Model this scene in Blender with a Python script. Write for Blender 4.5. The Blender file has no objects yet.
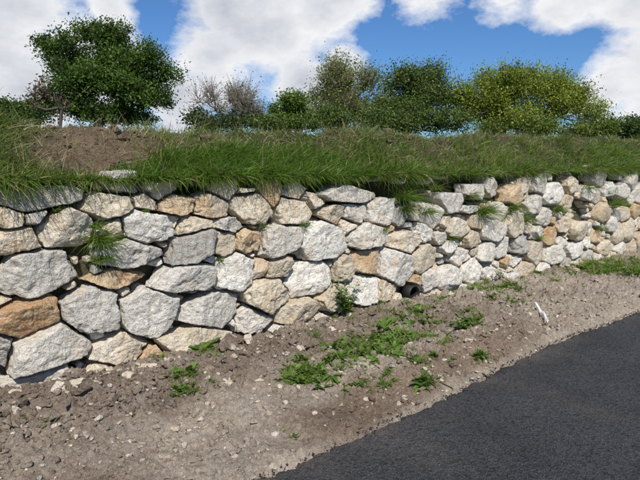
import bpy, bmesh, math, random
import numpy as np
from mathutils import Vector, Matrix
random.seed(7); R=np.random.default_rng(11)
sc=bpy.context.scene
# ------------------------------------------------------------------ camera
CAMY=-4.35; CAMZ=1.6; YAW=math.radians(52); PIT=math.radians(8.0); FP=554.0
C=np.array([0,CAMY,CAMZ])
fh=np.array([math.cos(YAW),math.sin(YAW),0.]); rt=np.array([math.sin(YAW),-math.cos(YAW),0.])
fw=fh*math.cos(PIT)+np.array([0,0,-math.sin(PIT)]); up=fh*math.sin(PIT)+np.array([0,0,math.cos(PIT)])
def ray(px,py): return fw+rt*((px-320)/FP)+up*((240-py)/FP)
def on_wall(px,py,y=0.0):
    d=ray(px,py); p=C+d*((y-CAMY)/d[1]); return p
def on_ground(px,py,z=0.0):
    d=ray(px,py); return C+d*((z-CAMZ)/d[2])
def at_depth(px,py,dep): return C+ray(px,py)*dep
cam=bpy.data.cameras.new("camera"); co=bpy.data.objects.new("camera",cam); sc.collection.objects.link(co)
co.location=C; co.rotation_euler=Vector(fw).to_track_quat('-Z','Y').to_euler()
cam.sensor_width=36; cam.lens=36*FP/640; cam.clip_end=3000; cam.clip_start=0.05
sc.camera=co
sc.view_settings.view_transform='Standard'; sc.view_settings.look='None'; sc.view_settings.exposure=0
# ------------------------------------------------------------------ noise
T=R.permutation(256); T2=R.random(256)
def vn(P):
    i=np.floor(P).astype(np.int64); f=P-i; u=f*f*(3-2*f)
    def h(a,b,c): return T2[(T[(T[(i[:,0]+a)&255]+i[:,1]+b)&255]+i[:,2]+c)&255]
    def L(a,b,t): return a+(b-a)*t
    x0=L(L(h(0,0,0),h(1,0,0),u[:,0]),L(h(0,1,0),h(1,1,0),u[:,0]),u[:,1])
    x1=L(L(h(0,0,1),h(1,0,1),u[:,0]),L(h(0,1,1),h(1,1,1),u[:,0]),u[:,1])
    return L(x0,x1,u[:,2])*2-1
def fbm(P,o=4,g=0.5):
    s=0;a=1;n=0
    for k in range(o):
        s=s+a*vn(P*(2.03**k)+k*17.3); n+=a; a*=g
    return s/n
def sstep(a,b,x):
    t=np.clip((x-a)/(b-a),0,1); return t*t*(3-2*t)
def P3(x,y,z=0): 
    x=np.asarray(x,float); return np.stack([x,np.broadcast_to(y,x.shape),np.broadcast_to(z,x.shape)],-1)
# ------------------------------------------------------------------ mesh helper
def mk(name,V,Fs,mat,col=None,smooth=False,parent=None):
    me=bpy.data.meshes.new(name)
    V=np.asarray(V,np.float32); 
    if not isinstance(Fs,list): Fs=[Fs]
    Fs=[np.asarray(f,np.int32) for f in Fs if len(f)]
    me.vertices.add(len(V)); me.vertices.foreach_set('co',V.ravel())
    tot=np.concatenate([np.full(len(f),f.shape[1],np.int32) for f in Fs])
    idx=np.concatenate([f.ravel() for f in Fs])
    me.loops.add(len(idx)); me.loops.foreach_set('vertex_index',idx)
    me.polygons.add(len(tot)); me.polygons.foreach_set('loop_start',(np.cumsum(tot)-tot).astype(np.int32))
    if smooth: me.polygons.foreach_set('use_smooth',np.ones(len(tot),bool))
    me.update(calc_edges=True)
    if col is not None:
        at=me.attributes.new('col','FLOAT_COLOR','POINT')
        c=np.ones((len(V),4),np.float32); c[:,:col.shape[1]]=col
        at.data.foreach_set('color',c.ravel())
    me.materials.append(mat)
    ob=bpy.data.objects.new(name,me); sc.collection.objects.link(ob)
    if parent: ob.parent=parent
    return ob
# ------------------------------------------------------------------ materials
def newmat(name):
    m=bpy.data.materials.new(name); m.use_nodes=True; nt=m.node_tree
    for n in list(nt.nodes): nt.nodes.remove(n)
    return m,nt
def N(nt,t,**k):
    n=nt.nodes.new(t)
    for a,b in k.items(): setattr(n,a,b)
    return n
def lk(nt,a,b): nt.links.new(a,b)
def noise(nt,vec,scale,detail=4,rough=0.6):
    n=N(nt,'ShaderNodeTexNoise'); n.inputs['Scale'].default_value=scale; n.inputs['Detail'].default_value=detail
    n.inputs['Roughness'].default_value=rough; lk(nt,vec,n.inputs['Vector']); return n.outputs['Fac']
def mrange(nt,v,a,b,c=0,d=1):
    n=N(nt,'ShaderNodeMapRange'); n.inputs[1].default_value=a; n.inputs[2].default_value=b
    n.inputs[3].default_value=c; n.inputs[4].default_value=d; lk(nt,v,n.inputs[0]); return n.outputs[0]
def mix(nt,f,a,b,mode='MIX'):
    n=N(nt,'ShaderNodeMix',data_type='RGBA',blend_type=mode)
    for s,v in ((n.inputs[0],f),(n.inputs[6],a),(n.inputs[7],b)):
        if hasattr(v,'links'): lk(nt,v,s)
        elif isinstance(v,(int,float)): s.default_value=v
        else: s.default_value=(*v,1)
    return n.outputs[2]
def math_(nt,op,a,b=None):
    n=N(nt,'ShaderNodeMath',operation=op)
    for s,v in zip(n.inputs,(a,b)):
        if v is None: continue
        if hasattr(v,'links'): lk(nt,v,s)
        else: s.default_value=v
    return n.outputs[0]
def finish(nt,colr,rough,bumps=None,spec=0.3):
    b=N(nt,'ShaderNodeBsdfPrincipled'); o=N(nt,'ShaderNodeOutputMaterial')
    lk(nt,colr,b.inputs['Base Color']); b.inputs['Roughness'].default_value=rough
    b.inputs['Specular IOR Level'].default_value=spec
    prev=None
    for h,dist,st in (bumps or []):
        n=N(nt,'ShaderNodeBump'); n.inputs['Distance'].default_value=dist; n.inputs['Strength'].default_value=st
        lk(nt,h,n.inputs['Height'])
        if prev: lk(nt,prev,n.inputs['Normal'])
        prev=n.outputs[0]
    if prev: lk(nt,prev,b.inputs['Normal'])
    lk(nt,b.outputs[0],o.inputs[0]); return b
def attr(nt,name='col'):
    a=N(nt,'ShaderNodeAttribute',attribute_name=name); return a
# granite
m_stone,nt=newmat("granite"); tc=N(nt,'ShaderNodeTexCoord').outputs['Object']; a=attr(nt)
base=a.outputs['Color']; rust=a.outputs['Alpha']
n1=noise(nt,tc,6,4,.65); n2=noise(nt,tc,24,4,.7); n3=noise(nt,tc,140,2,.7); n4=noise(nt,tc,65,3,.6)
st=math_(nt,'ADD',rust,math_(nt,'MULTIPLY',math_(nt,'SUBTRACT',n1,0.5),3.4))
stf=mrange(nt,st,0.08,1.0,0,0.7)
c=mix(nt,stf,base,(0.60,0.41,0.22))
st2=mrange(nt,math_(nt,'ADD',st,math_(nt,'MULTIPLY',math_(nt,'SUBTRACT',n2,.5),2.4)),0.75,1.7,0,0.75)
c=mix(nt,st2,c,(0.38,0.17,0.065))
c=mix(nt,mrange(nt,n2,0.36,0.55,0,1),mix(nt,1.0,c,(0.70,0.67,0.635),'MULTIPLY'),c)
c=mix(nt,mrange(nt,n3,0.60,0.68,0,0.6),c,(0.13,0.12,0.11))
c=mix(nt,mrange(nt,n3,0.40,0.32,0,0.45),c,(0.86,0.82,0.74))
c=mix(nt,mrange(nt,n4,0.61,0.73,0,0.4),c,(0.20,0.18,0.15))
finish(nt,c,0.85,[(n2,0.030,.9),(n4,0.012,.9),(n3,0.004,.7)],.25)
# soil
m_soil,nt=newmat("soil"); tc=N(nt,'ShaderNodeTexCoord').outputs['Object']; a=attr(nt)
n1=noise(nt,tc,3,4,.65); n2=noise(nt,tc,28,5,.7); n3=noise(nt,tc,110,3,.7)
c=mix(nt,mrange(nt,n1,.35,.65),mix(nt,1.0,a.outputs['Color'],(.80,.78,.76),'MULTIPLY'),a.outputs['Color'])
c=mix(nt,mrange(nt,n2,.3,.6),mix(nt,1.0,c,(.62,.59,.56),'MULTIPLY'),c)
c=mix(nt,mrange(nt,n3,.58,.68,0,.5),c,(.60,.53,.44))
finish(nt,c,.95,[(n2,.05,.9),(n3,.014,.9)],.15)
# asphalt
m_asph,nt=newmat("asphalt"); tc=N(nt,'ShaderNodeTexCoord').outputs['Object']; a=attr(nt)
v=N(nt,'ShaderNodeTexVoronoi'); v.inputs['Scale'].default_value=70; lk(nt,tc,v.inputs['Vector'])
n1=noise(nt,tc,1.6,4,.6); n2=noise(nt,tc,45,4,.75); n3=noise(nt,tc,170,2,.6)
c=mix(nt,mrange(nt,n1,.3,.7),(.042,.042,.043),(.080,.078,.078))
c=mix(nt,mrange(nt,n3,.54,.70,0,.8),c,(.24,.236,.23))
c=mix(nt,mrange(nt,n2,.36,.52,.8,0),c,(.011,.011,.012))
c=mix(nt,a.outputs['Alpha'],c,(.26,.21,.16))
finish(nt,c,.75,[(n2,.035,1.),(v.outputs['Distance'],.010,1.)],.35)
# leaf-like
def leafmat(name,trans=.35,rough=.5):
    m,nt=newmat(name); a=attr(nt)
    b=N(nt,'ShaderNodeBsdfPrincipled'); b.inputs['Roughness'].default_value=rough; b.inputs['Specular IOR Level'].default_value=.3
    t=N(nt,'ShaderNodeBsdfTranslucent'); ms=N(nt,'ShaderNodeMixShader'); ms.inputs[0].default_value=trans
    o=N(nt,'ShaderNodeOutputMaterial')
    tc=N(nt,'ShaderNodeTexCoord').outputs['Object']
    n=noise(nt,tc,18,1,.6)
    c=mix(nt,mrange(nt,n,.3,.7),mix(nt,1.0,a.outputs['Color'],(.7,.72,.7),'MULTIPLY'),a.outputs['Color'])
    lk(nt,c,b.inputs['Base Color']); lk(nt,mix(nt,1.0,c,(1.5,1.4,.6),'MULTIPLY'),t.inputs['Color'])
    lk(nt,b.outputs[0],ms.inputs[1]); lk(nt,t.outputs[0],ms.inputs[2]); lk(nt,ms.outputs[0],o.inputs[0]); return m
m_leaf=leafmat("foliage",.35); m_grass=leafmat("grass_blade",.35,.45)
m_bark,nt=newmat("bark"); tc=N(nt,'ShaderNodeTexCoord').outputs['Object']; a=attr(nt)
n1=noise(nt,tc,30,3,.6)
finish(nt,mix(nt,n1,mix(nt,1.0,a.outputs['Color'],(.6,.6,.6),'MULTIPLY'),a.outputs['Color']),.9,[(n1,.02,.6)],.2)
m_plas,nt=newmat("white_plastic"); tc=N(nt,'ShaderNodeTexCoord').outputs['Object']
finish(nt,mix(nt,mrange(nt,noise(nt,tc,40),.5,.75,0,.5),(.78,.78,.76),(.4,.36,.3)),.5)
m_pipe,nt=newmat("dark_pipe"); tc=N(nt,'ShaderNodeTexCoord').outputs['Object']
finish(nt,mix(nt,noise(nt,tc,30),(.008,.008,.008),(.03,.027,.025)),.6)

# ------------------------------------------------------------------ terrain functions
LEAN=0.07
def wall_top(x): return 1.490-0.01*sstep(1,4,x)+0.03*sstep(5,11,x)
EX=np.linspace(-6,40,461)
EY=np.interp(EX,[-6,0.5,1.4,2.9,4.6,6.6,10,40],[-2.05,-2.02,-1.97,-1.90,-1.72,-1.75,-1.8,-1.8])
EY=np.convolve(np.pad(EY,6,'edge'),np.ones(13)/13,'valid')
def road_edge(x):
    x=np.asarray(x,float)
    return np.interp(x,EX,EY)+0.05*fbm(P3(x*1.5,3.3,1.1),3)+0.018*fbm(P3(x*14,7.7,5.1),2)
def H(x,y):
    x=np.asarray(x,float); y=np.asarray(y,float)
    ye=road_edge(x)
    P=P3(x,y,0.0)
    hv=-0.02-0.055*sstep(-0.75,-1.45,y)*1.0+0.07*np.exp(-((y+0.5)/0.3)**2)*sstep(3.5,1.0,x)
    hv=hv+0.085*np.exp(-((y+1.32)/0.26)**2)*sstep(1.9,2.9,x)
    rough=0.9+0.9*sstep(-1.25,-0.8,y)+0.6*sstep(2.2,3.5,x)
    cl=fbm(P*9,3); cl2=np.abs(fbm(P*22+5,3)); cl3=fbm(P*60,2); cl4=np.clip(fbm(P*38+50,2),0,1)
    hv=hv+fbm(P*2.2,3)*0.045+rough*(cl*0.034+(0.35-cl2)*0.036+cl3*0.008+cl4*.024)
    h=-0.17+(hv+0.17)*sstep(-0.03,0.13,y-ye)
    far=-0.02+0.04*fbm(P*0.8,3)
    h=np.where(y<-7.6,-0.17+(far+0.17)*sstep(-7.7,-8.1,y),h)
    wt=wall_top(x)-0.07
    y0=0.16+0.02*cl
    b1=sstep(0,1,(y-y0)/0.16)
    crest=1.88+0.12*sstep(2,11,x)+0.08*fbm(P3(x*0.9,y*.5,3.),3)
    bank=wt+(crest-wt)*sstep(0.22,1.15,y)+fbm(P*3.1,4)*0.09*sstep(.25,.5,y)+(cl2*0.06+cl4*.03)*sstep(.2,.4,y)
    bank=bank-1.0*sstep(1.7,5.0,y)
    bank=bank+1.5*fbm(P3(x*.01,y*.01,9.),3)*sstep(60,200,y)
    h=np.where(y>0.05,h*(1-b1)+bank*b1,h)
    return h
def geo(a,b,s,g):
    o=[a];d=s
    while o[-1]<b: o.append(o[-1]+d); d*=g
    return o
xs=np.concatenate([-np.array(geo(1.0,900,.25,1.25))[::-1],np.arange(-.95,.1,.05),np.arange(.1,6.5,.0125),np.arange(6.5,13,.03),np.arange(13,30,.12),np.array(geo(30,1100,.5,1.25))])
ys=np.concatenate([-np.array(geo(2.3,900,.3,1.25))[::-1],np.arange(-2.25,0.05,.0125),np.arange(.05,.45,.02),np.arange(.45,2,.035),np.array(geo(2.0,1100,.1,1.2))])
X,Y=np.meshgrid(xs,ys,indexing='ij'); x=X.ravel(); y=Y.ravel(); z=H(x,y)
nx,ny=len(xs),len(ys)
I=(np.arange(nx-1)[:,None]*ny+np.arange(ny-1)[None,:]).ravel()
F=np.stack([I,I+ny,I+ny+1,I+1],-1)
def grassmask(x,y):
    P=P3(x,y,0.)
    g=0.55+0.9*fbm(P*1.7+40,3)
    g=g+1.2*(1-sstep(.36,.58,y))+0.35*sstep(2.0,4.0,x)+0.9*(1-sstep(.1,.75,x))-0.38*np.exp(-((x-1.35)/.45)**2)*sstep(.3,.5,y)
    g=g+0.5*sstep(1.0,1.3,y)
    return np.clip(g,0,1)
brown=np.array([.34,.268,.205]); pale=np.array([.58,.495,.395]); grey=np.array([.45,.385,.315])
def soilcol(x,y):
    P=P3(x,y,0.); q=fbm(P*1.3+9,4)
    w=np.clip(0.58+q*1.3+0.4*sstep(-.9,-1.3,y)-0.30*sstep(-1.2,-.5,y)*(1-sstep(2.5,4,x))+.1*sstep(3,6,x),0,1)[:,None]
    c=brown*(1-w)+pale*w
    w2=np.clip(fbm(P*4+70,3)*1.3,0,.7)[:,None]; c=c*(1-w2)+grey*w2
    d=y-road_edge(x)+.1*fbm(P*3,2); edge_band=(sstep(0.02,.12,d)*(1-sstep(.35,.6,d))*sstep(1.5,2.2,x)*(1-sstep(4,6,x)))[:,None]  # band of darker, redder soil colour along the road edge
    return c*(1-edge_band*np.array([.33,.40,.45]))
gm=grassmask(x,y)
P=P3(x,y,0.)
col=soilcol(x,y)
bankc=np.array([.24,.175,.12])*(1-gm[:,None])+np.array([.075,.085,.03])*gm[:,None]
bankc=bankc*(1+.35*fbm(P*6,3))[:,None]
bw=sstep(.1,.3,y)[:,None]; col=col*(1-bw)+bankc*bw
fg=np.array([.065,.11,.025])+.02*fbm(P*.3,3)[:,None]
ff=np.maximum(sstep(1.6,3,y),sstep(-7.7,-8.2,y))[:,None]; col=col*(1-ff)+fg*ff
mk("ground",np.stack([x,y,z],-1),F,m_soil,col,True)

# ------------------------------------------------------------------ asphalt road
rx=np.concatenate([-np.array(geo(.5,300,.3,1.2))[::-1],np.arange(-.45,1,.06),np.arange(1.0,8,.012),np.arange(8,16,.05),np.array(geo(16,500,.15,1.2))])
ro=np.array([0,0.0,.012,.03,.05,.08,.12,.18,.26,.36,.5,.7,.9,1.2,1.6,2.1,2.7,3.4,4.2,5.0,5.6])
RX,RO=np.meshgrid(rx,ro,indexing='ij')
ye=road_edge(rx)+0.035*fbm(P3(rx*22,1.,2.),3)
RY=ye[:,None]+0.03-RO
RZ=-0.100+0*RX-0.03*np.exp(-RO/0.02)+0.006*fbm(P3(RX.ravel()*3,RY.ravel(),0.),3).reshape(RX.shape)+0.003*fbm(P3(RX.ravel()*30,RY.ravel()*30,0.),2).reshape(RX.shape)
RZ[:,0]=-0.2
dust=np.clip(0.75*np.exp(-RO/.09)*(0.45+.9*fbm(P3(RX.ravel()*5,RY.ravel()*5,2.),3).reshape(RX.shape)),0,.8)
dust+=np.clip(fbm(P3(RX.ravel()*2.1,RY.ravel()*2.1,7.),4).reshape(RX.shape)-.2,0,.3)*.35
I=(np.arange(len(rx)-1)[:,None]*len(ro)+np.arange(len(ro)-1)[None,:]).ravel()
F=np.stack([I,I+1,I+len(ro)+1,I+len(ro)],-1)
rc=np.zeros((RX.size,4)); rc[:,3]=dust.ravel()
mk("asphalt_road",np.stack([RX.ravel(),RY.ravel(),RZ.ravel()],-1),F,m_asph,rc,True)

# ------------------------------------------------------------------ stone wall
def ico(sub):
    bm=bmesh.new(); bmesh.ops.create_icosphere(bm,subdivisions=sub,radius=1)
    v=np.array([w.co[:] for w in bm.verts]); f=np.array([[w.index for w in p.verts] for p in bm.faces]); bm.free(); 
    v/=np.linalg.norm(v,axis=1)[:,None]; return v,f
ICO={k:ico(k) for k in (1,2,3,4,5,6)}
S=[ # surveyed stones  (x,y,w,h,kind) 
(45,194,94,38,'g'),(91,179,44,24,'g'),(130,185,34,24,'g'),(165,187,40,26,'g'),(198,187,24,24,'w'),(229,189,30,20,'t'),(252,187,20,20,'t'),(275,190,28,28,'r'),(299,191,24,18,'t'),(320,202,20,16,'t'),(352,194,62,22,'w'),(395,190,26,20,'t'),(424,190,28,20,'w'),
(12,220,32,18,'t'),(72,232,64,38,'t'),(113,205,50,30,'t'),(150,203,24,18,'t'),(183,207,38,22,'r'),(217,207,40,26,'t'),(258,208,46,38,'t'),(299,212,36,30,'t'),(336,214,28,22,'t'),(362,215,28,24,'w'),(386,211,28,34,'w'),
(20,243,50,26,'t'),(154,228,62,34,'w'),(197,226,34,20,'t'),(120,230,20,18,'t'),(133,255,68,28,'g'),(197,248,46,36,'g'),(229,245,26,28,'t'),(253,243,28,28,'r'),(236,226,30,16,'g'),(285,242,40,36,'w'),(329,241,48,46,'w'),(371,238,38,30,'w'),(407,242,34,26,'t'),(352,228,16,20,'t'),
(38,277,90,50,'g'),(121,281,82,18,'r'),(190,280,64,30,'g'),(239,274,40,42,'w'),(264,270,18,22,'t'),(282,268,30,22,'t'),(312,280,48,40,'w'),(346,270,18,26,'t'),(368,262,30,30,'r'),(400,267,38,42,'w'),(430,258,28,26,'t'),
(28,318,64,38,'r'),(95,313,58,46,'g'),(151,311,58,48,'w'),(213,310,64,36,'g'),(268,296,42,34,'t'),(300,312,38,26,'t'),(335,298,26,26,'t'),(364,290,34,34,'w'),(388,290,20,20,'t'),(413,293,19,17,'x'),
(50,352,94,44,'w'),(3,352,22,40,'g'),(120,352,60,28,'t'),(197,342,74,30,'t'),(256,322,34,26,'w'),(35,384,72,28,'w'),(100,378,60,24,'t'),(180,222,14,14,'t'),
]
cx=[];cz=[];ax=[];az=[];kd=[]
for (px,py,pw,ph,k) in S:
    p=on_wall(px,py); l=on_wall(px-pw/2,py); r_=on_wall(px+pw/2,py); t=on_wall(px,py-ph/2); b=on_wall(px,py+ph/2)
    cx.append(p[0]);cz.append(p[2]);ax.append((r_[0]-l[0])/2);az.append((t[2]-b[2])/2);kd.append(k)
def srad(a,b,dx,dz,D): return 1/np.sqrt((dx/D/a)**2+(dz/D/b)**2)
def dart(n,amin,amax,asp,thr):
    for _ in range(n):
        x=R.uniform(-4,32); z=R.uniform(-.12,wall_top(x)-0.0)
        a=R.uniform(amin,amax); b=a*R.uniform(*asp)
        if z+b>wall_top(x)+.03: continue
        A=np.array(cx);B=np.array(cz);dx=A-x;dz=B-z;D=np.hypot(dx,dz)+1e-6
        s=srad(a,b,dx,dz,D)+srad(np.array(ax),np.array(az),dx,dz,D)
        if (D/s).min()>thr:
            cx.append(x);cz.append(z);ax.append(a);az.append(b);kd.append(random.choices('gwtr',(1,7,5,.9))[0])
dart(5000,.17,.25,(.6,.85),.90); dart(8000,.11,.16,(.65,.95),.90); dart(8000,.055,.085,(.6,1),.90); dart(8000,.028,.045,(.6,1),.93)
cx=np.array(cx);cz=np.array(cz);ax=np.array(ax);az=np.array(az)
def clip(poly,n,d):
    out=[]
    for i in range(len(poly)):
        a=poly[i];b=poly[(i+1)%len(poly)]; da=a@n-d; db=b@n-d
        if da<=0: out.append(a)
        if (da<0)!=(db<0) and abs(da-db)>1e-9: out.append(a+(b-a)*(da/(da-db)))
    return out
pal={'g':[(.58,.55,.49),(.50,.47,.42),(.62,.585,.52)],'w':[(.78,.735,.65),(.73,.68,.59),(.80,.765,.69)],
     't':[(.73,.64,.49),(.66,.57,.43),(.76,.68,.55)],'r':[(.66,.53,.36),(.60,.46,.30)]}
VV=[];FF=[];CC=[];off=0
for i in range(len(cx)):
    if kd[i]=='x': continue
    c=np.array([cx[i],cz[i]]); k=1.30; ta=R.normal(0,.07)
    Rt=np.array([[math.cos(ta),-math.sin(ta)],[math.sin(ta),math.cos(ta)]])
    poly=[c+Rt@np.array([sx*ax[i]*k,sz*az[i]*k]) for sx,sz in ((-1,-1),(1,-1),(1,1),(-1,1))]
    for _ in range(1):
        an=R.uniform(.5,1.1)+R.integers(0,4)*math.pi/2; n=np.array([math.cos(an),math.sin(an)])
        poly=clip(poly,n,c@n+R.uniform(1.05,1.3)*math.hypot(ax[i]*n[0],az[i]*n[1]))
    dx=cx-cx[i];dz=cz-cz[i];D=np.hypot(dx,dz)
    for j in np.where((D<1.4)&(D>1e-6))[0]:
        si=srad(ax[i],az[i],dx[j],dz[j],D[j]); sj=srad(ax[j],az[j],dx[j],dz[j],D[j])
        p=c+np.array([dx[j],dz[j]])*si/(si+sj)
        n=np.array([dx[j]/(ax[i]+ax[j])**2,dz[j]/(az[i]+az[j])**2]); n/=np.linalg.norm(n)
        ang=.24*math.sin(abs(i-j)*12.9898+(i*j)*.37+(i+j)); n=np.array([n[0]*math.cos(ang)-n[1]*math.sin(ang),n[0]*math.sin(ang)+n[1]*math.cos(ang)])
        poly=clip(poly,n,p@n-0.005)
        if len(poly)<3: break
    tz=wall_top(cx[i])+R.uniform(-.05,-.01)
    if len(poly)>=3: poly=clip(poly,np.array([R.uniform(-.1,.1),1.]),tz)
    if len(poly)<3: continue
    poly=np.array(poly); cc=poly.mean(0)
    if cc[1]>wall_top(cc[0])-.045: continue
    Rm=np.mean(np.linalg.norm(poly-cc,axis=1))
    if Rm<.022: continue
    Dp=min(.16,.07+Rm*.40)*R.uniform(.85,1.1)
    ns=[];ds=[]
    for a_,b_ in zip(poly,np.roll(poly,-1,0)):
        e=b_-a_; L=np.linalg.norm(e)
        if L<.012: continue
        n2=np.array([e[1],-e[0]])/L; d=(a_-cc)@n2-R.uniform(0,.009)
        if d<.01: d=.01
        t=R.uniform(-.03,.18); n3=np.array([n2[0],-t,n2[1]]); s=np.linalg.norm(n3)
        q=np.array([n2[0]*d,-Dp*.45,n2[1]*d]); ns.append(n3/s); ds.append(max(.01,n3@q/s))
    n3=np.array([R.normal(0,.17),-1,R.normal(0.04,.17)]); s=np.linalg.norm(n3); ns.append(n3/s); ds.append(Dp/s)
    a0=R.uniform(0,6.28)
    for m in range(R.integers(3,6)):
        an=a0+m*6.28/5+R.normal(0,.5); t=R.uniform(.2,.8); rr=Rm*R.uniform(.45,1.0)
        n3=np.array([math.cos(an)*t,-1,math.sin(an)*t]); s=np.linalg.norm(n3)
        q=np.array([math.cos(an)*rr,-Dp,math.sin(an)*rr]); ns.append(n3/s); ds.append(n3@q/s)
    for t3 in ((0,1,0),(.6,.8,0),(-.6,.8,0)): ns.append(np.array(t3)); ds.append(.20)
    ns=np.array(ns);ds=np.array(ds)
    sub=6 if (0.3<cx[i]<4.8 and Rm>.09) else (5 if 0<cx[i]<9 else 4)
    if Rm<.06: sub=4
    dv,df=ICO[sub]
    dv=dv*np.array([np.clip(ax[i]/.18,.6,1.6),.8,np.clip(az[i]/.18,.6,1.6)]); dv/=np.linalg.norm(dv,axis=1)[:,None]
    p=R.uniform(70,160)
    M=np.maximum(dv@ns.T/ds,0); mx=M.max(1); r=1/(mx*((M/mx[:,None])**p).sum(1)**(1/p))
    V=dv*r[:,None]
    o=R.uniform(0,100,3); sc_=min(1,Rm/.12)
    rid=1-np.abs(fbm(V*9+o+60,2))*2
    dis=fbm(V*6+o,3)*.020*sc_+fbm(V*22+o,3)*.012*sc_-np.clip(fbm(V*10+o+30,2)-.2,0,1)*.055*sc_-np.clip(rid-.6,0,1)*.022*sc_
    if sub>=5: dis=dis+fbm(V*65+o,2)*.0045
    V=V+dv*dis[:,None]
    cy=.105+LEAN*cc[1]+R.normal(0,.018)-(.0 if Rm>.08 else -.03)
    V=V+np.array([cc[0],cy,cc[1]])
    VV.append(V);FF.append(df+off);off+=len(V)
    bc=np.array(random.choice(pal[kd[i]]))*R.uniform(.86,1.06)
    rs={'g':-.28,'w':-.05,'t':.2,'r':.65}[kd[i]]+R.normal(0,.18)
    c4=np.zeros((len(V),4)); c4[:,:3]=bc; c4[:,3]=rs
    CC.append(c4)
mk("stone_retaining_wall",np.concatenate(VV),np.concatenate(FF),m_stone,np.concatenate(CC),True)

# ------------------------------------------------------------------ clods & gravel
def unit(v): return v/np.linalg.norm(v,axis=1)[:,None]
def rocks(name,pos,size,cols,mat,sub=2,flat=.75,sink=.25,rough=.8):
    bv,bf=ICO[sub]; n=len(pos)
    sh=R.uniform(.55,1.35,(n,1,3)); V=bv[None]*sh
    th=R.uniform(0,6.28,n); 
    nz=fbm((bv[None]*1.6+R.uniform(0,200,(n,1,3))).reshape(-1,3),2).reshape(n,-1,1)
    V=V*(1+rough*nz)
    for _ in range(3):
        nn=unit(R.normal(0,1,(n,3))); dd=(V*nn[:,None,:]).sum(-1); cut=R.uniform(.35,.7,n)[:,None]
        V=V-nn[:,None,:]*np.maximum(dd-cut,0)[...,None]
    c_,s_=np.cos(th)[:,None],np.sin(th)[:,None]
    vx=V[...,0]*c_-V[...,1]*s_; vy=V[...,0]*s_+V[...,1]*c_
    V=np.stack([vx,vy,V[...,2]*flat],-1)*size[:,None,None]
    V=V+pos[:,None,:]; V[...,2]+=(size*(.5-sink))[:,None]
    F=bf[None]+(np.arange(n)*len(bv))[:,None,None]
    return mk(name,V.reshape(-1,3),F.reshape(-1,3),mat,np.repeat(cols,len(bv),0),False)
def scatter(n,x0,x1,y0,y1,bias=1):
    x=x0+(x1-x0)*R.random(n)**bias; y=R.uniform(y0,y1,n); return x,y
x,y=scatter(20000,.1,9,-2.0,0,1.5); k=y>road_edge(x)+.02; x,y=x[k],y[k]
s=.003+.022*R.random(len(x))**5; dens=fbm(P3(x*1.5,y*1.5,0.),2); k=R.random(len(x))<.5+dens*.9; x,y,s=x[k],y[k],s[k]
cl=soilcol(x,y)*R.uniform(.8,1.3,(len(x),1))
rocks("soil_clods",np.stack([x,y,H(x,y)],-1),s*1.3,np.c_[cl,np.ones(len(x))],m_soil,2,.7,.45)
x,y=scatter(1300,.3,5,-.95,-.1,1.4); s=.012+.04*R.random(len(x))**3
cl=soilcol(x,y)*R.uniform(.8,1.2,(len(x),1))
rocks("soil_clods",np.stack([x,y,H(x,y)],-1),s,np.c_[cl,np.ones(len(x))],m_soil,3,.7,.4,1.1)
x,y=scatter(700,.2,9,.35,1.4,1.2); s=.01+.04*R.random(len(x))**3
cl=np.array([.26,.195,.135])*R.uniform(.7,1.3,(len(x),1))
rocks("soil_clods",np.stack([x,y,H(x,y)],-1),s,np.c_[cl,np.ones(len(x))],m_soil,3,.7,.4,1.1)
x,y=scatter(13000,.1,9,-2.0,-.05,1.5); k=(y>road_edge(x)+.02)&(R.random(len(x))<.5+1.2*fbm(P3(x*1.2,y*1.2,30.),2)+.25*sstep(-.9,-1.4,y)); x,y=x[k],y[k]
s=.0028+.026*R.random(len(x))**8
cl=np.array([.62,.55,.45])*R.uniform(.6,1.15,(len(x),1))
cc=np.c_[cl,R.uniform(-.4,.4,len(x))]
rocks("gravel",np.stack([x,y,H(x,y)],-1),s,cc,m_stone,2,.7,.4)
fs=[(272,455,.03),(128,452,.025),(228,388,.04),(100,423,.03),(60,405,.05),(300,352,.04),(508,318,.035),(430,340,.03),(388,362,.04),(560,292,.05),(235,360,.045),(18,425,.035),(330,330,.05),(450,296,.05),(250,345,.05),(480,300,.04),(545,283,.05),(575,275,.06),(80,398,.07),(130,385,.06),(150,375,.05),(20,400,.06),(270,340,.04),(390,305,.05),(435,292,.07),(600,268,.07),(170,368,.05),(310,330,.05),(360,312,.05),(465,288,.06),(515,284,.06),(620,262,.06)]
pp=np.array([on_ground(a,b,-.03) for a,b,_ in fs]); pp[:,2]=H(pp[:,0],pp[:,1])
rocks("loose_rocks",pp,np.array([f[2] for f in fs]),np.array([[.64,.57,.46,-.2+.25*(i%3)] for i in range(len(fs))]),m_stone,4,.7,.3)
x=R.uniform(.8,9,900); y=road_edge(x)+.02-R.exponential(.04,900)+.03; s=R.uniform(.002,.008,900)
rocks("asphalt_crumbs",np.stack([x,y,np.maximum(H(x,y),-.10)],-1),s,np.zeros((900,4)),m_asph,2,.7,.3)

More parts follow.
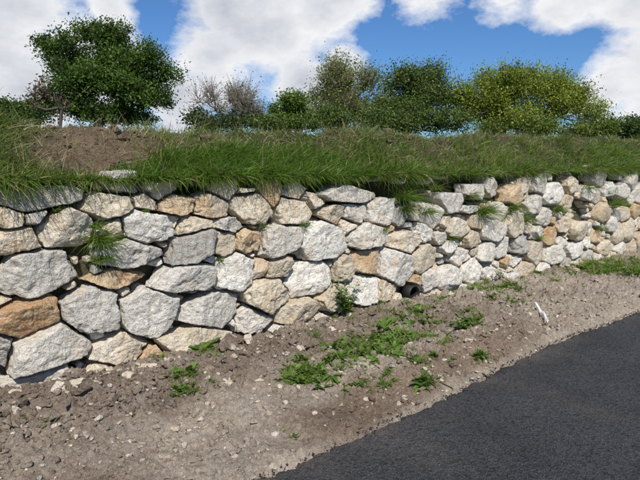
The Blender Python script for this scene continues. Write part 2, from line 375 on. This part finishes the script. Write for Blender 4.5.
# ------------------------------------------------------------------ blades
def blades(roots,dirs,L,W,bend,cols,seg=4):
    n=len(roots); t=np.linspace(0,1,seg+1)
    side=np.cross(dirs,R.normal(0,1,(n,3))); side/=np.linalg.norm(side,axis=1)[:,None]+1e-9
    P=roots[:,None,:]+dirs[:,None,:]*(L[:,None]*t)[...,None]
    P[...,2]-=(bend*L)[:,None]*t**2
    hd=dirs.copy(); hd[:,2]=0; P+= hd[:,None,:]*((bend*L*.4)[:,None]*t**2)[...,None]
    w=(W[:,None]*(1-t**1.6)*.5+.0003)[...,None]
    A=P-side[:,None,:]*w; B=P+side[:,None,:]*w
    V=np.stack([A,B],2).reshape(n,-1,3); m=2*(seg+1)
    f=np.array([[2*k,2*k+1,2*k+3,2*k+2] for k in range(seg)])
    F=(f[None]+(np.arange(n)*m)[:,None,None]).reshape(-1,4)
    return V.reshape(-1,3),F,np.repeat(cols,m,0)
def gcols(n,base,var=.25,dry=.1):
    base=np.array(base); c=base*R.uniform(1-var,1+var,(n,1))*(1+R.normal(0,.08,(n,3)))
    d=R.random(n)<dry; c[d]=np.array([.42,.36,.20])*R.uniform(.6,1.2,(d.sum(),1))
    return np.clip(c,0.005,1)
G=[.13,.205,.032]
def bank_grass(n,x0,x1,y0,y1,lmin,lmax,out,thr,dry,base=G,bias=1.,clump=.06,wid=.008,bmax=.9):
    nc=n//22; x=x0+(x1-x0)*R.random(nc)**bias; y=R.uniform(y0,y1,nc)
    g=grassmask(x,y); k=g>thr+R.random(nc)*.35; x,y=x[k],y[k]
    lc=lmin+(lmax-lmin)*np.clip(.5+1.1*fbm(P3(x*2.3,y*2,5.),2)+R.normal(0,.2,len(x)),0,1.4)
    tint=R.uniform(.6,1.4,len(x)); 
    m=22; xx=np.repeat(x,m)+R.normal(0,clump,len(x)*m); yy=np.repeat(y,m)+R.normal(0,clump*.7,len(x)*m)
    yy=np.maximum(yy,.07); zz=H(xx,yy)
    zz=np.where(yy<.34,np.maximum(zz,wall_top(xx)-.03),zz)
    L=np.repeat(lc,m)*R.uniform(.5,1.15,len(xx))
    ld=np.repeat(R.normal(0,.35,len(x)),m)
    d=np.stack([ld+R.normal(0,.4,len(xx)),R.normal(-out,.4,len(xx)),np.ones(len(xx))*R.uniform(.5,1.2,len(xx))],-1)
    cols=gcols(len(xx),base,.3,dry)*np.repeat(tint,m)[:,None]
    return blades(np.stack([xx,yy,zz-.01],-1),unit(d),L,R.uniform(.5,1.3,len(xx))*wid,R.uniform(.1,bmax,len(xx)),cols)
def join(name,parts,mat):
    VV=[];FF=[];CC=[];o=0
    for V,F,c_ in parts: VV.append(V);FF.append(F+o);CC.append(c_);o+=len(V)
    return mk(name,np.concatenate(VV),np.concatenate(FF),mat,np.concatenate(CC))
parts=[bank_grass(28000,-.5,13,.07,.34,.06,.20,.4,.1,.10,bias=1.3),
       bank_grass(8000,-.5,13,.06,.2,.12,.27,.9,.3,.12,bias=1.15,bmax=1.4),
       bank_grass(13000,4.2,14,.07,.34,.10,.26,.5,.0,.10,bias=1.1,wid=.010),
       bank_grass(18000,-.5,13,.3,1.4,.06,.24,.2,.3,.2,bias=1.3),
       bank_grass(10000,-.8,.95,.4,1.4,.18,.40,.15,.1,.12,base=[.115,.18,.03]),
       bank_grass(18000,1.6,4.2,.08,.7,.16,.38,.5,.1,.06,base=[.125,.22,.03]),
       bank_grass(11000,3.2,13,.2,.9,.14,.34,.3,.2,.06,base=[.15,.24,.035]),
       bank_grass(14000,-.5,20,.9,1.9,.10,.32,.0,.3,.25,base=[.15,.19,.045]),
       bank_grass(8000,13,32,.05,1.8,.15,.35,.2,.0,.1,wid=.018)]
join("grass",parts,m_grass)
parts=[bank_grass(9000,.2,9,.25,1.3,.10,.34,.1,-.5,1.0,bias=1.2,clump=.12,wid=.004)]
join("dry_grass",parts,m_grass)

def leaves_along(roots,dirs,L,W,bend,cols,seg=5):
    n=len(roots); t=np.linspace(0,1,seg+1)
    side=np.cross(dirs,np.array([0,0,1.])); side+=R.normal(0,.15,(n,3)); side=unit(side+1e-6)
    P=roots[:,None,:]+dirs[:,None,:]*(L[:,None]*t)[...,None]; P[...,2]-=(bend*L)[:,None]*t**2
    prof=np.sin(np.pi*np.clip(t**.8*.96+.04,0,1))*(1-.2*t)
    w=(W[:,None]*prof*.5)[...,None]; mid=P.copy(); mid[...,2]-=(W[:,None]*prof*.15)
    A=P-side[:,None,:]*w; B=P+side[:,None,:]*w
    V=np.stack([A,mid,B],2).reshape(n,-1,3); m=3*(seg+1)
    f=np.array([[3*k+j,3*k+1+j,3*k+4+j,3*k+3+j] for k in range(seg) for j in (0,1)])
    F=(f[None]+(np.arange(n)*m)[:,None,None]).reshape(-1,4)
    return V.reshape(-1,3),F,np.repeat(cols,m,0)
WB=(.135,.22,.042)
def rosette(p,r,n,upr=.5,base=WB,wr=.3):
    an=R.uniform(0,6.28,n); e=R.uniform(.15,1.2,n)*upr
    d=unit(np.stack([np.cos(an),np.sin(an),e],-1)); ro=np.array(p)[None]+R.normal(0,r*.08,(n,3))*[1,1,.2]
    L=r*R.uniform(.5,1.1,n); return leaves_along(ro,d,L,L*wr*R.uniform(.7,1.3,n),R.uniform(.1,.6,n),gcols(n,base,.35,.03))
def stemmed(p,h,n,base=WB,spread=.35):
    out=[]; 
    for s in range(n):
        top=np.array([R.normal(0,spread*h),R.normal(0,spread*h),h*R.uniform(.6,1.1)])
        k=R.integers(9,15); t=np.linspace(.12,1,k)[:,None]; ro=np.array(p)+top*t
        an=np.arange(k)*2.4+R.uniform(0,6); d=unit(np.stack([np.cos(an),np.sin(an),R.uniform(.2,.9,k)],-1))
        L=h*.33*(1.1-.6*t[:,0])*R.uniform(.8,1.2,k); out.append(leaves_along(ro,d,L,L*.32,R.uniform(.1,.5,k),gcols(k,base,.25,0)))
        V,F,c_=blades(np.array([p]),unit(top[None]),np.array([np.linalg.norm(top)]),np.array([.008]),np.array([0.]),gcols(1,(.10,.14,.04),0,0)); out.append((V,F,c_))
    return out
def gp(px,py):
    p=on_ground(px,py,-.01); p[2]=H(p[0:1],p[1:2])[0]; p=on_ground(px,py,p[2]); p[2]=H(p[0:1],p[1:2])[0]; return p
def tuft(p,r,n,base=G,out=.3,wid=.006,dry=.05):
    d=np.stack([R.normal(0,.55,n),R.normal(-out,.5,n),R.uniform(.4,1.2,n)],-1)
    ro=np.array(p)[None]+R.normal(0,r*.12,(n,3))*[1,.5,.2]
    return blades(ro,unit(d),r*R.uniform(.5,1.15,n),np.full(n,wid),R.uniform(.2,.9,n),gcols(n,base,.3,dry))
for (px,py,rw,rh,n,sz) in [(306,374,28,11,56,.11),(345,354,30,12,56,.11),(395,338,44,17,140,.12),(372,350,34,12,70,.10),(412,316,28,12,64,.11),(466,320,18,8,34,.11),(425,384,9,7,10,.13),(481,370,8,5,9,.09),(388,385,10,5,12,.07),(492,290,26,6,44,.12),(183,383,14,7,13,.12),(206,352,18,6,14,.13),(445,345,22,10,22,.05),(520,300,24,8,24,.06),(290,436,8,5,4,.05),(355,385,40,14,26,.05),(440,300,24,7,26,.09),(345,318,16,7,16,.08),(240,372,30,12,12,.04),(545,276,22,4,22,.12),(575,270,18,4,24,.14),(50,425,40,12,8,.035)]:
    ps=[]
    for _ in range(n):
        p=gp(px+R.normal(0,rw*.5),py+R.normal(0,rh*.5)); s=sz*R.uniform(.35,1.3)
        if R.random()<.55: ps.append(rosette(p,s,R.integers(9,20),R.uniform(.4,1.8),wr=R.uniform(.2,.4)))
        else: ps.append(tuft(p,s*1.2,30,base=(.15,.23,.038),out=0))
    join("weed_patch",ps,m_leaf)
p=on_wall(345,302,-.08); p[2]=H(p[0:1],p[1:2])[0]; join("weed_plant",stemmed(p,.38,12),m_leaf)
p=gp(425,392); join("weed_plant",stemmed(p,.16,5),m_leaf)
p=gp(183,390); join("weed_plant",stemmed(p,.13,6,spread=.6),m_leaf)
p=on_wall(500,290,-.1); p[2]=H(p[0:1],p[1:2])[0]; join("weed_plant",stemmed(p,.2,5),m_leaf)
p=on_wall(204,352,-.12); p[2]=H(p[0:1],p[1:2])[0]; join("dock_plant",[rosette(p,.22,18,.9,wr=.4)],m_leaf)
p=on_wall(160,352,-.1); p[2]=H(p[0:1],p[1:2])[0]; join("dock_plant",[rosette(p,.12,12,.9,wr=.35)],m_leaf)
for (px,py,r,n) in [(103,244,.27,260),(104,262,.20,150),(98,228,.14,60),(408,200,.36,260),(408,212,.26,140),(487,214,.40,200),(514,210,.34,160),(527,222,.30,130),(430,214,.28,90),(305,226,.17,80),(618,206,.45,140),(560,212,.3,90),(150,212,.08,25),(385,232,.15,50),(455,240,.2,50),(345,182,.24,90),(183,212,.08,20),(475,198,.28,80),(590,190,.35,80),(540,240,.24,50),(600,230,.3,50),(60,212,.10,30),(268,228,.1,30),(222,262,.09,25),(575,232,.25,50),(440,190,.25,70)]:
    p=on_wall(px,py,.0); p[1]=.01+LEAN*p[2]
    join("wall_grass_tuft",[tuft(p,r,n,base=(.15,.245,.04),out=.7)],m_grass)
ps=[]
for _ in range(120):
    p=gp(R.uniform(582,700),R.uniform(262,277)); ps.append(tuft(p,R.uniform(.15,.32),30,base=(.15,.24,.035),out=0,wid=.011))
join("verge_grass",ps,m_grass)
# ------------------------------------------------------------------ drain pipe + plastic strip
p=on_wall(413,293,.0)
def tube(name,c,r0,r1,y0,y1,mat,n=28):
    an=np.linspace(0,2*np.pi,n,endpoint=False); V=[]
    for (r,yy) in ((r1,y0),(r1,y1),(r0,y1),(r0,y0)):
        V.append(np.stack([c[0]+r*np.cos(an),np.full(n,yy),c[2]+r*np.sin(an)],-1))
    F=[]
    for k in range(4):
        for j in range(n): F.append([k*n+j,k*n+(j+1)%n,((k+1)%4)*n+(j+1)%n,((k+1)%4)*n+j])
    return mk(name,np.concatenate(V),np.array(F),mat,None,True)
tube("drain_pipe",p,.080,.086,-.03,.14,m_pipe)
a_=gp(547,342); b_=gp(534,309); n=14; V=[]
for k in range(n):
    t=k/(n-1); q=a_*(1-t)+b_*t; sx=.03*math.sin(t*4.); q=q+np.array([.3*sx,-.6*sx,0]); 
    zz=max(H(np.array([q[0]]),np.array([q[1]]))[0]+.02,-.06)+.03+.008*math.sin(t*9)
    w=.017*(1-.3*t); V+= [[q[0]-w,q[1],zz],[q[0]+w,q[1]+.004,zz+.012]]
F=[[2*k,2*k+1,2*k+3,2*k+2] for k in range(n-1)]
mk("plastic_strip",np.array(V),np.array(F),m_plas)

# ------------------------------------------------------------------ trees
def tree(name,base,blobs,nclump,nleaf,lsize,cl,clvar=.25,trunk=.05,stems=1,bark=(.11,.09,.07),twigs=0,csize=.2,twl=.4,split=4,sub=.42):
    root=bpy.data.objects.new(name,None); sc.collection.objects.link(root)
    base=np.array(base,float)
    sb=[]
    for b in blobs:
        for _ in range(split):
            v=R.normal(0,1,3); v/=np.linalg.norm(v); v*=R.uniform(.25,.8)
            k=R.uniform(sub*.7,sub*1.25); sb.append((b[0]+v[0]*b[3],b[1]+v[1]*b[4],b[2]+v[2]*b[5],b[3]*k,b[4]*k,b[5]*k*1.1))
    vol=np.array([(b[3]*b[4]*b[5])**.8 for b in sb]); vol/=vol.sum(); pts=[]
    for k in R.choice(len(sb),nclump,p=vol):
        b=sb[k]; v=R.normal(0,1,3); v/=np.linalg.norm(v); v*=R.random()**.4
        pts.append(np.array(b[:3])+v*np.array(b[3:]))
    pts=np.array(pts); pts=pts[pts[:,2]>base[2]+.1]; nclump=len(pts)
    pts=pts[np.argsort(np.linalg.norm(pts-base,axis=1))]
    nodes=[base-[0,0,.15]]; par=[-1]; plen=[0]
    fork=np.array([base[0],base[1],base[2]+(pts[:,2].mean()-base[2])*.35])
    if stems==1: nodes.append(fork); par.append(0); plen.append(1)
    else:
        for s in range(stems):
            nodes.append(base+np.array([R.normal(0,.25),R.normal(0,.25),.05])*[stems*.2,stems*.2,1]); par.append(0); plen.append(.2)
    tip=[]
    for q in pts:
        A=np.array(nodes); d=np.linalg.norm(A-q,axis=1)+.12*np.array(plen)+np.where(A[:,2]>q[2]+.1,.6,0); d[0]+=5
        j=int(np.argmin(d)); mid=(A[j]+q)/2+R.normal(0,.05,3)*np.linalg.norm(q-A[j]); mid[2]-=.08*np.linalg.norm(q-A[j])
        dd=np.linalg.norm(q-A[j])
        nodes.append(mid);par.append(j);plen.append(plen[j]+dd/2); nodes.append(q);par.append(len(nodes)-2);plen.append(plen[j]+dd); tip.append(len(nodes)-1)
    cnt=np.zeros(len(nodes)); cnt[tip]=1
    for k in range(len(nodes)-1,0,-1): cnt[par[k]]+=cnt[k]
    rad=trunk*(cnt/cnt[0])**.5; A=np.array(nodes)
    E=[(A[par[k]],A[k],min(rad[par[k]],rad[k]*1.5),rad[k]) for k in range(1,len(nodes))]
    tipP=[]
    for k in tip:
        dirp=A[k]-A[par[k]]; dirp/=np.linalg.norm(dirp)+1e-6
        for _ in range(twigs):
            d=dirp*.6+R.normal(0,.5,3)+[0,0,.55]; d/=np.linalg.norm(d); e=A[k]+d*twl*R.uniform(.4,1.1)
            s_=A[k]+(A[par[k]]-A[k])*R.random(); E.append((s_,e,.006,.003)); tipP.append(e); tipP.append((s_+e)/2)
    a0=np.array([e[0] for e in E]);b0=np.array([e[1] for e in E]);r0=np.array([e[2] for e in E]);r1=np.array([e[3] for e in E])
    d=unit(b0-a0+1e-9); u=unit(np.cross(d,np.array([.3,.5,.81]))); v=np.cross(d,u); m=5
    an=np.arange(m)*2*np.pi/m; ring=u[:,None,:]*np.cos(an)[None,:,None]+v[:,None,:]*np.sin(an)[None,:,None]
    V=np.concatenate([a0[:,None]+ring*r0[:,None,None],b0[:,None]+ring*r1[:,None,None]],1)
    f=np.array([[k,(k+1)%m,m+(k+1)%m,m+k] for k in range(m)])
    F=(f[None]+(np.arange(len(E))*2*m)[:,None,None]).reshape(-1,4)
    V=V.reshape(-1,3); bc=np.tile(np.array(bark),(len(V),1)); mk("branches",V,F,m_bark,bc,True,root)
    if nleaf:
        src=A[tip] if not tipP else np.concatenate([A[tip],np.array(tipP)])
        n=nclump*nleaf; k=R.integers(0,len(src),n); tint=np.clip(R.normal(1,clvar,len(src)),.5,1.7)
        P_=src[k]+R.normal(0,1,(n,3))*csize*np.array([1,1,.75])*R.uniform(.4,1.3,len(src))[k][:,None]
        nrm=unit(R.normal(0,1,(n,3))+[0,0,.6]); u=unit(np.cross(nrm,R.normal(0,1,(n,3)))); v=np.cross(nrm,u)
        s=lsize*R.uniform(.6,1.3,n)[:,None]
        V=np.stack([P_-u*s*.6,P_+v*s*.32-u*s*.05,P_+u*s*.6+nrm*s*.1,P_-v*s*.32-u*s*.05],1).reshape(-1,3)
        F=np.arange(n*4).reshape(n,4)
        c_=np.array(cl)*tint[k][:,None]*R.uniform(.75,1.25,(n,1))*(1+R.normal(0,.06,(n,3)))
        mk("foliage",V,F,m_leaf,np.repeat(np.clip(c_,.005,1),4,0),False,root)
    return root
def B(px,py,rpx,rpy,dep,rd=None):
    p=at_depth(px,py,dep); s=dep/FP; r=rpx*s; return (p[0],p[1],p[2],r,rd or r,rpy*s)
def base_at(px,dep,dz=0):
    p=at_depth(px,150,dep); z=H(p[0:1],p[1:2])[0]; return (p[0],p[1],z+dz)
D1=12.
tree("hawthorn_tree",base_at(112,D1),[B(100,48,40,27,D1),B(68,60,28,22,D1),B(140,60,30,22,D1),B(168,70,22,9,D1),B(105,80,50,24,D1),B(53,47,17,11,D1),B(42,40,13,5,D1),B(115,36,26,12,D1),B(75,100,34,20,D1),B(140,94,36,20,D1),B(90,30,18,10,D1),B(108,112,46,14,D1),B(120,72,30,16,D1)],800,96,.050,(.09,.155,.03),.35,trunk=.11,stems=4,csize=.12,split=8,sub=.44)
tree("bare_shrub",base_at(44,10),[B(44,92,10,16,10),B(36,100,8,10,10),B(60,104,8,8,10)],40,8,.05,(.17,.12,.07),trunk=.03,stems=3,twigs=4,twl=.18,csize=.05)
tree("hedge_bush",base_at(12,14),[B(12,110,22,10,14),B(-20,108,30,12,14),B(35,114,14,8,14)],150,80,.065,(.08,.13,.03),trunk=.06,stems=4,csize=.15)
tree("bare_thorn_bush",base_at(228,15),[B(228,102,32,20,15),B(213,102,24,18,15),B(245,106,24,16,15),B(228,118,42,10,15)],190,7,.045,(.17,.18,.07),trunk=.05,stems=9,twigs=6,twl=.5,bark=(.25,.21,.17),csize=.12)
tree("bush",base_at(290,15),[B(290,105,17,12,15),B(283,114,14,10,15),B(302,113,14,10,15),B(290,122,22,8,15)],140,85,.055,(.12,.19,.035),trunk=.05,stems=4,csize=.12,sub=.5)
tree("bush",base_at(200,15),[B(190,117,12,8,15),B(258,122,18,7,15),B(225,124,40,6,15)],110,50,.07,(.08,.11,.045),trunk=.04,stems=5,csize=.15)
tree("willow_tree",base_at(340,16),[B(348,88,32,22,16),B(322,98,20,20,16),B(362,82,20,18,16),B(378,98,22,20,16),B(345,116,38,14,16),B(335,84,16,12,16)],400,32,.055,(.20,.25,.055),trunk=.07,stems=7,twigs=6,twl=.45,bark=(.26,.22,.16),csize=.14,sub=.48)
tree("ash_tree",base_at(412,15),[B(412,92,34,24,15),B(393,92,22,20,15),B(434,98,24,20,15),B(412,78,20,11,15),B(415,114,44,15,15),B(437,84,14,12,15)],450,48,.055,(.12,.18,.038),.32,trunk=.07,stems=6,twigs=3,twl=.35,csize=.14,sub=.46)
tree("elder_bush",base_at(375,14),[B(372,121,24,10,14),B(340,122,24,9,14),B(312,122,18,8,14),B(440,120,24,10,14),B(405,123,26,9,14),B(270,125,24,6,14),B(460,122,16,10,14),B(325,112,20,10,14)],340,55,.055,(.12,.17,.042),trunk=.04,stems=8,csize=.14,sub=.5)
tree("sallow_tree",base_at(525,15),[B(505,94,32,22,15),B(540,96,38,24,15),B(482,100,28,22,15),B(572,102,26,18,15),B(592,114,18,13,15),B(522,116,64,18,15),B(462,110,22,18,15),B(520,84,28,13,15),B(493,84,20,12,15),B(558,88,18,11,15)],900,56,.050,(.26,.325,.045),.32,trunk=.08,stems=9,twigs=2,twl=.34,csize=.13,split=8,sub=.46)
tree("bramble_bush",base_at(540,14),[B(500,128,26,9,14),B(540,128,28,9,14),B(580,128,26,9,14),B(608,130,18,8,14)],190,60,.055,(.16,.21,.045),trunk=.04,stems=7,csize=.14,sub=.5)
tree("hedge_bush",base_at(640,16),[B(632,130,28,11,16),B(670,126,40,15,16),B(608,130,18,9,16)],180,60,.07,(.08,.125,.032),trunk=.06,stems=5,csize=.18)

# ------------------------------------------------------------------ sky & sun
to_sun=Vector((-0.34,-0.64,0.78)).normalized()
sd=bpy.data.lights.new("sun",'SUN'); so=bpy.data.objects.new("sun",sd); sc.collection.objects.link(so)
sd.energy=5.0; sd.angle=math.radians(.53); sd.color=(1,.955,.88)
so.rotation_euler=(-to_sun).to_track_quat('-Z','Y').to_euler(); so.location=(3,-6,12)
w=bpy.data.worlds.new("World"); sc.world=w; w.use_nodes=True; nt=w.node_tree
for n in list(nt.nodes): nt.nodes.remove(n)
sky=N(nt,'ShaderNodeTexSky',sky_type='NISHITA'); sky.sun_disc=False
sky.sun_elevation=math.asin(to_sun.z); sky.sun_rotation=math.atan2(to_sun.x,to_sun.y); sky.air_density=1.0; sky.dust_density=.2; sky.ozone_density=3
tc=N(nt,'ShaderNodeTexCoord').outputs['Generated']
STR=.09
blue=mix(nt,1.0,sky.outputs[0],(.52,.80,1.14),'MULTIPLY')
def vm(op,a,b=None,sc_=None):
    n=N(nt,'ShaderNodeVectorMath',operation=op)
    for s,v in zip(n.inputs,(a,b)):
        if v is None: continue
        if hasattr(v,'links'): lk(nt,v,s)
        else: s.default_value=v
    return n
nrm=vm('NORMALIZE',tc).outputs[0]
mp=N(nt,'ShaderNodeMapping'); mp.inputs['Scale'].default_value=(1,1,1.8); lk(nt,nrm,mp.inputs[0])
n1=noise(nt,mp.outputs[0],6,9,.62); n2=noise(nt,mp.outputs[0],2.0,4,.5)
acc=None
for (px,py,r) in [(0,30,105),(70,60,70),(35,95,80),(110,5,30),(105,95,55),(215,60,60),(265,30,72),(320,15,48),(225,5,55),(175,98,40),(300,80,44),(340,62,26),(335,-15,45),(440,-20,46),(500,-18,46),(560,-25,46),(600,-40,50),(645,-25,44),(650,95,60),(610,92,34),(580,100,20),(700,120,60)]:
    d=ray(px,py); d=d/np.linalg.norm(d)
    v=vm('DISTANCE',nrm,tuple(d)).outputs['Value']
    e=math_(nt,'SUBTRACT',1.0,math_(nt,'DIVIDE',v,r/FP*.9))
    acc=e if acc is None else math_(nt,'MAXIMUM',acc,e)
dv=vm('DOT_PRODUCT',nrm,tuple(fh)).outputs['Value']
amb=math_(nt,'ADD',mrange(nt,n2,.5,.66,-1,.5),mrange(nt,dv,.55,.75,0,-1.5))
acc=math_(nt,'MAXIMUM',acc,amb)
den=math_(nt,'ADD',acc,math_(nt,'MULTIPLY',math_(nt,'SUBTRACT',n1,.5),2.4))
mask=mrange(nt,den,-.05,.40)
n4=noise(nt,mp.outputs[0],3.6,7,.62)
shade=mrange(nt,math_(nt,'ADD',math_(nt,'MULTIPLY',den,.35),n4),.48,1.02)
cc=mix(nt,shade,(11,11,11.1),(5.4,5.8,6.7))
colr=mix(nt,mask,blue,cc)
bg=N(nt,'ShaderNodeBackground'); bg.inputs['Strength'].default_value=STR; lk(nt,colr,bg.inputs['Color'])
o=N(nt,'ShaderNodeOutputWorld'); lk(nt,bg.outputs[0],o.inputs[0])
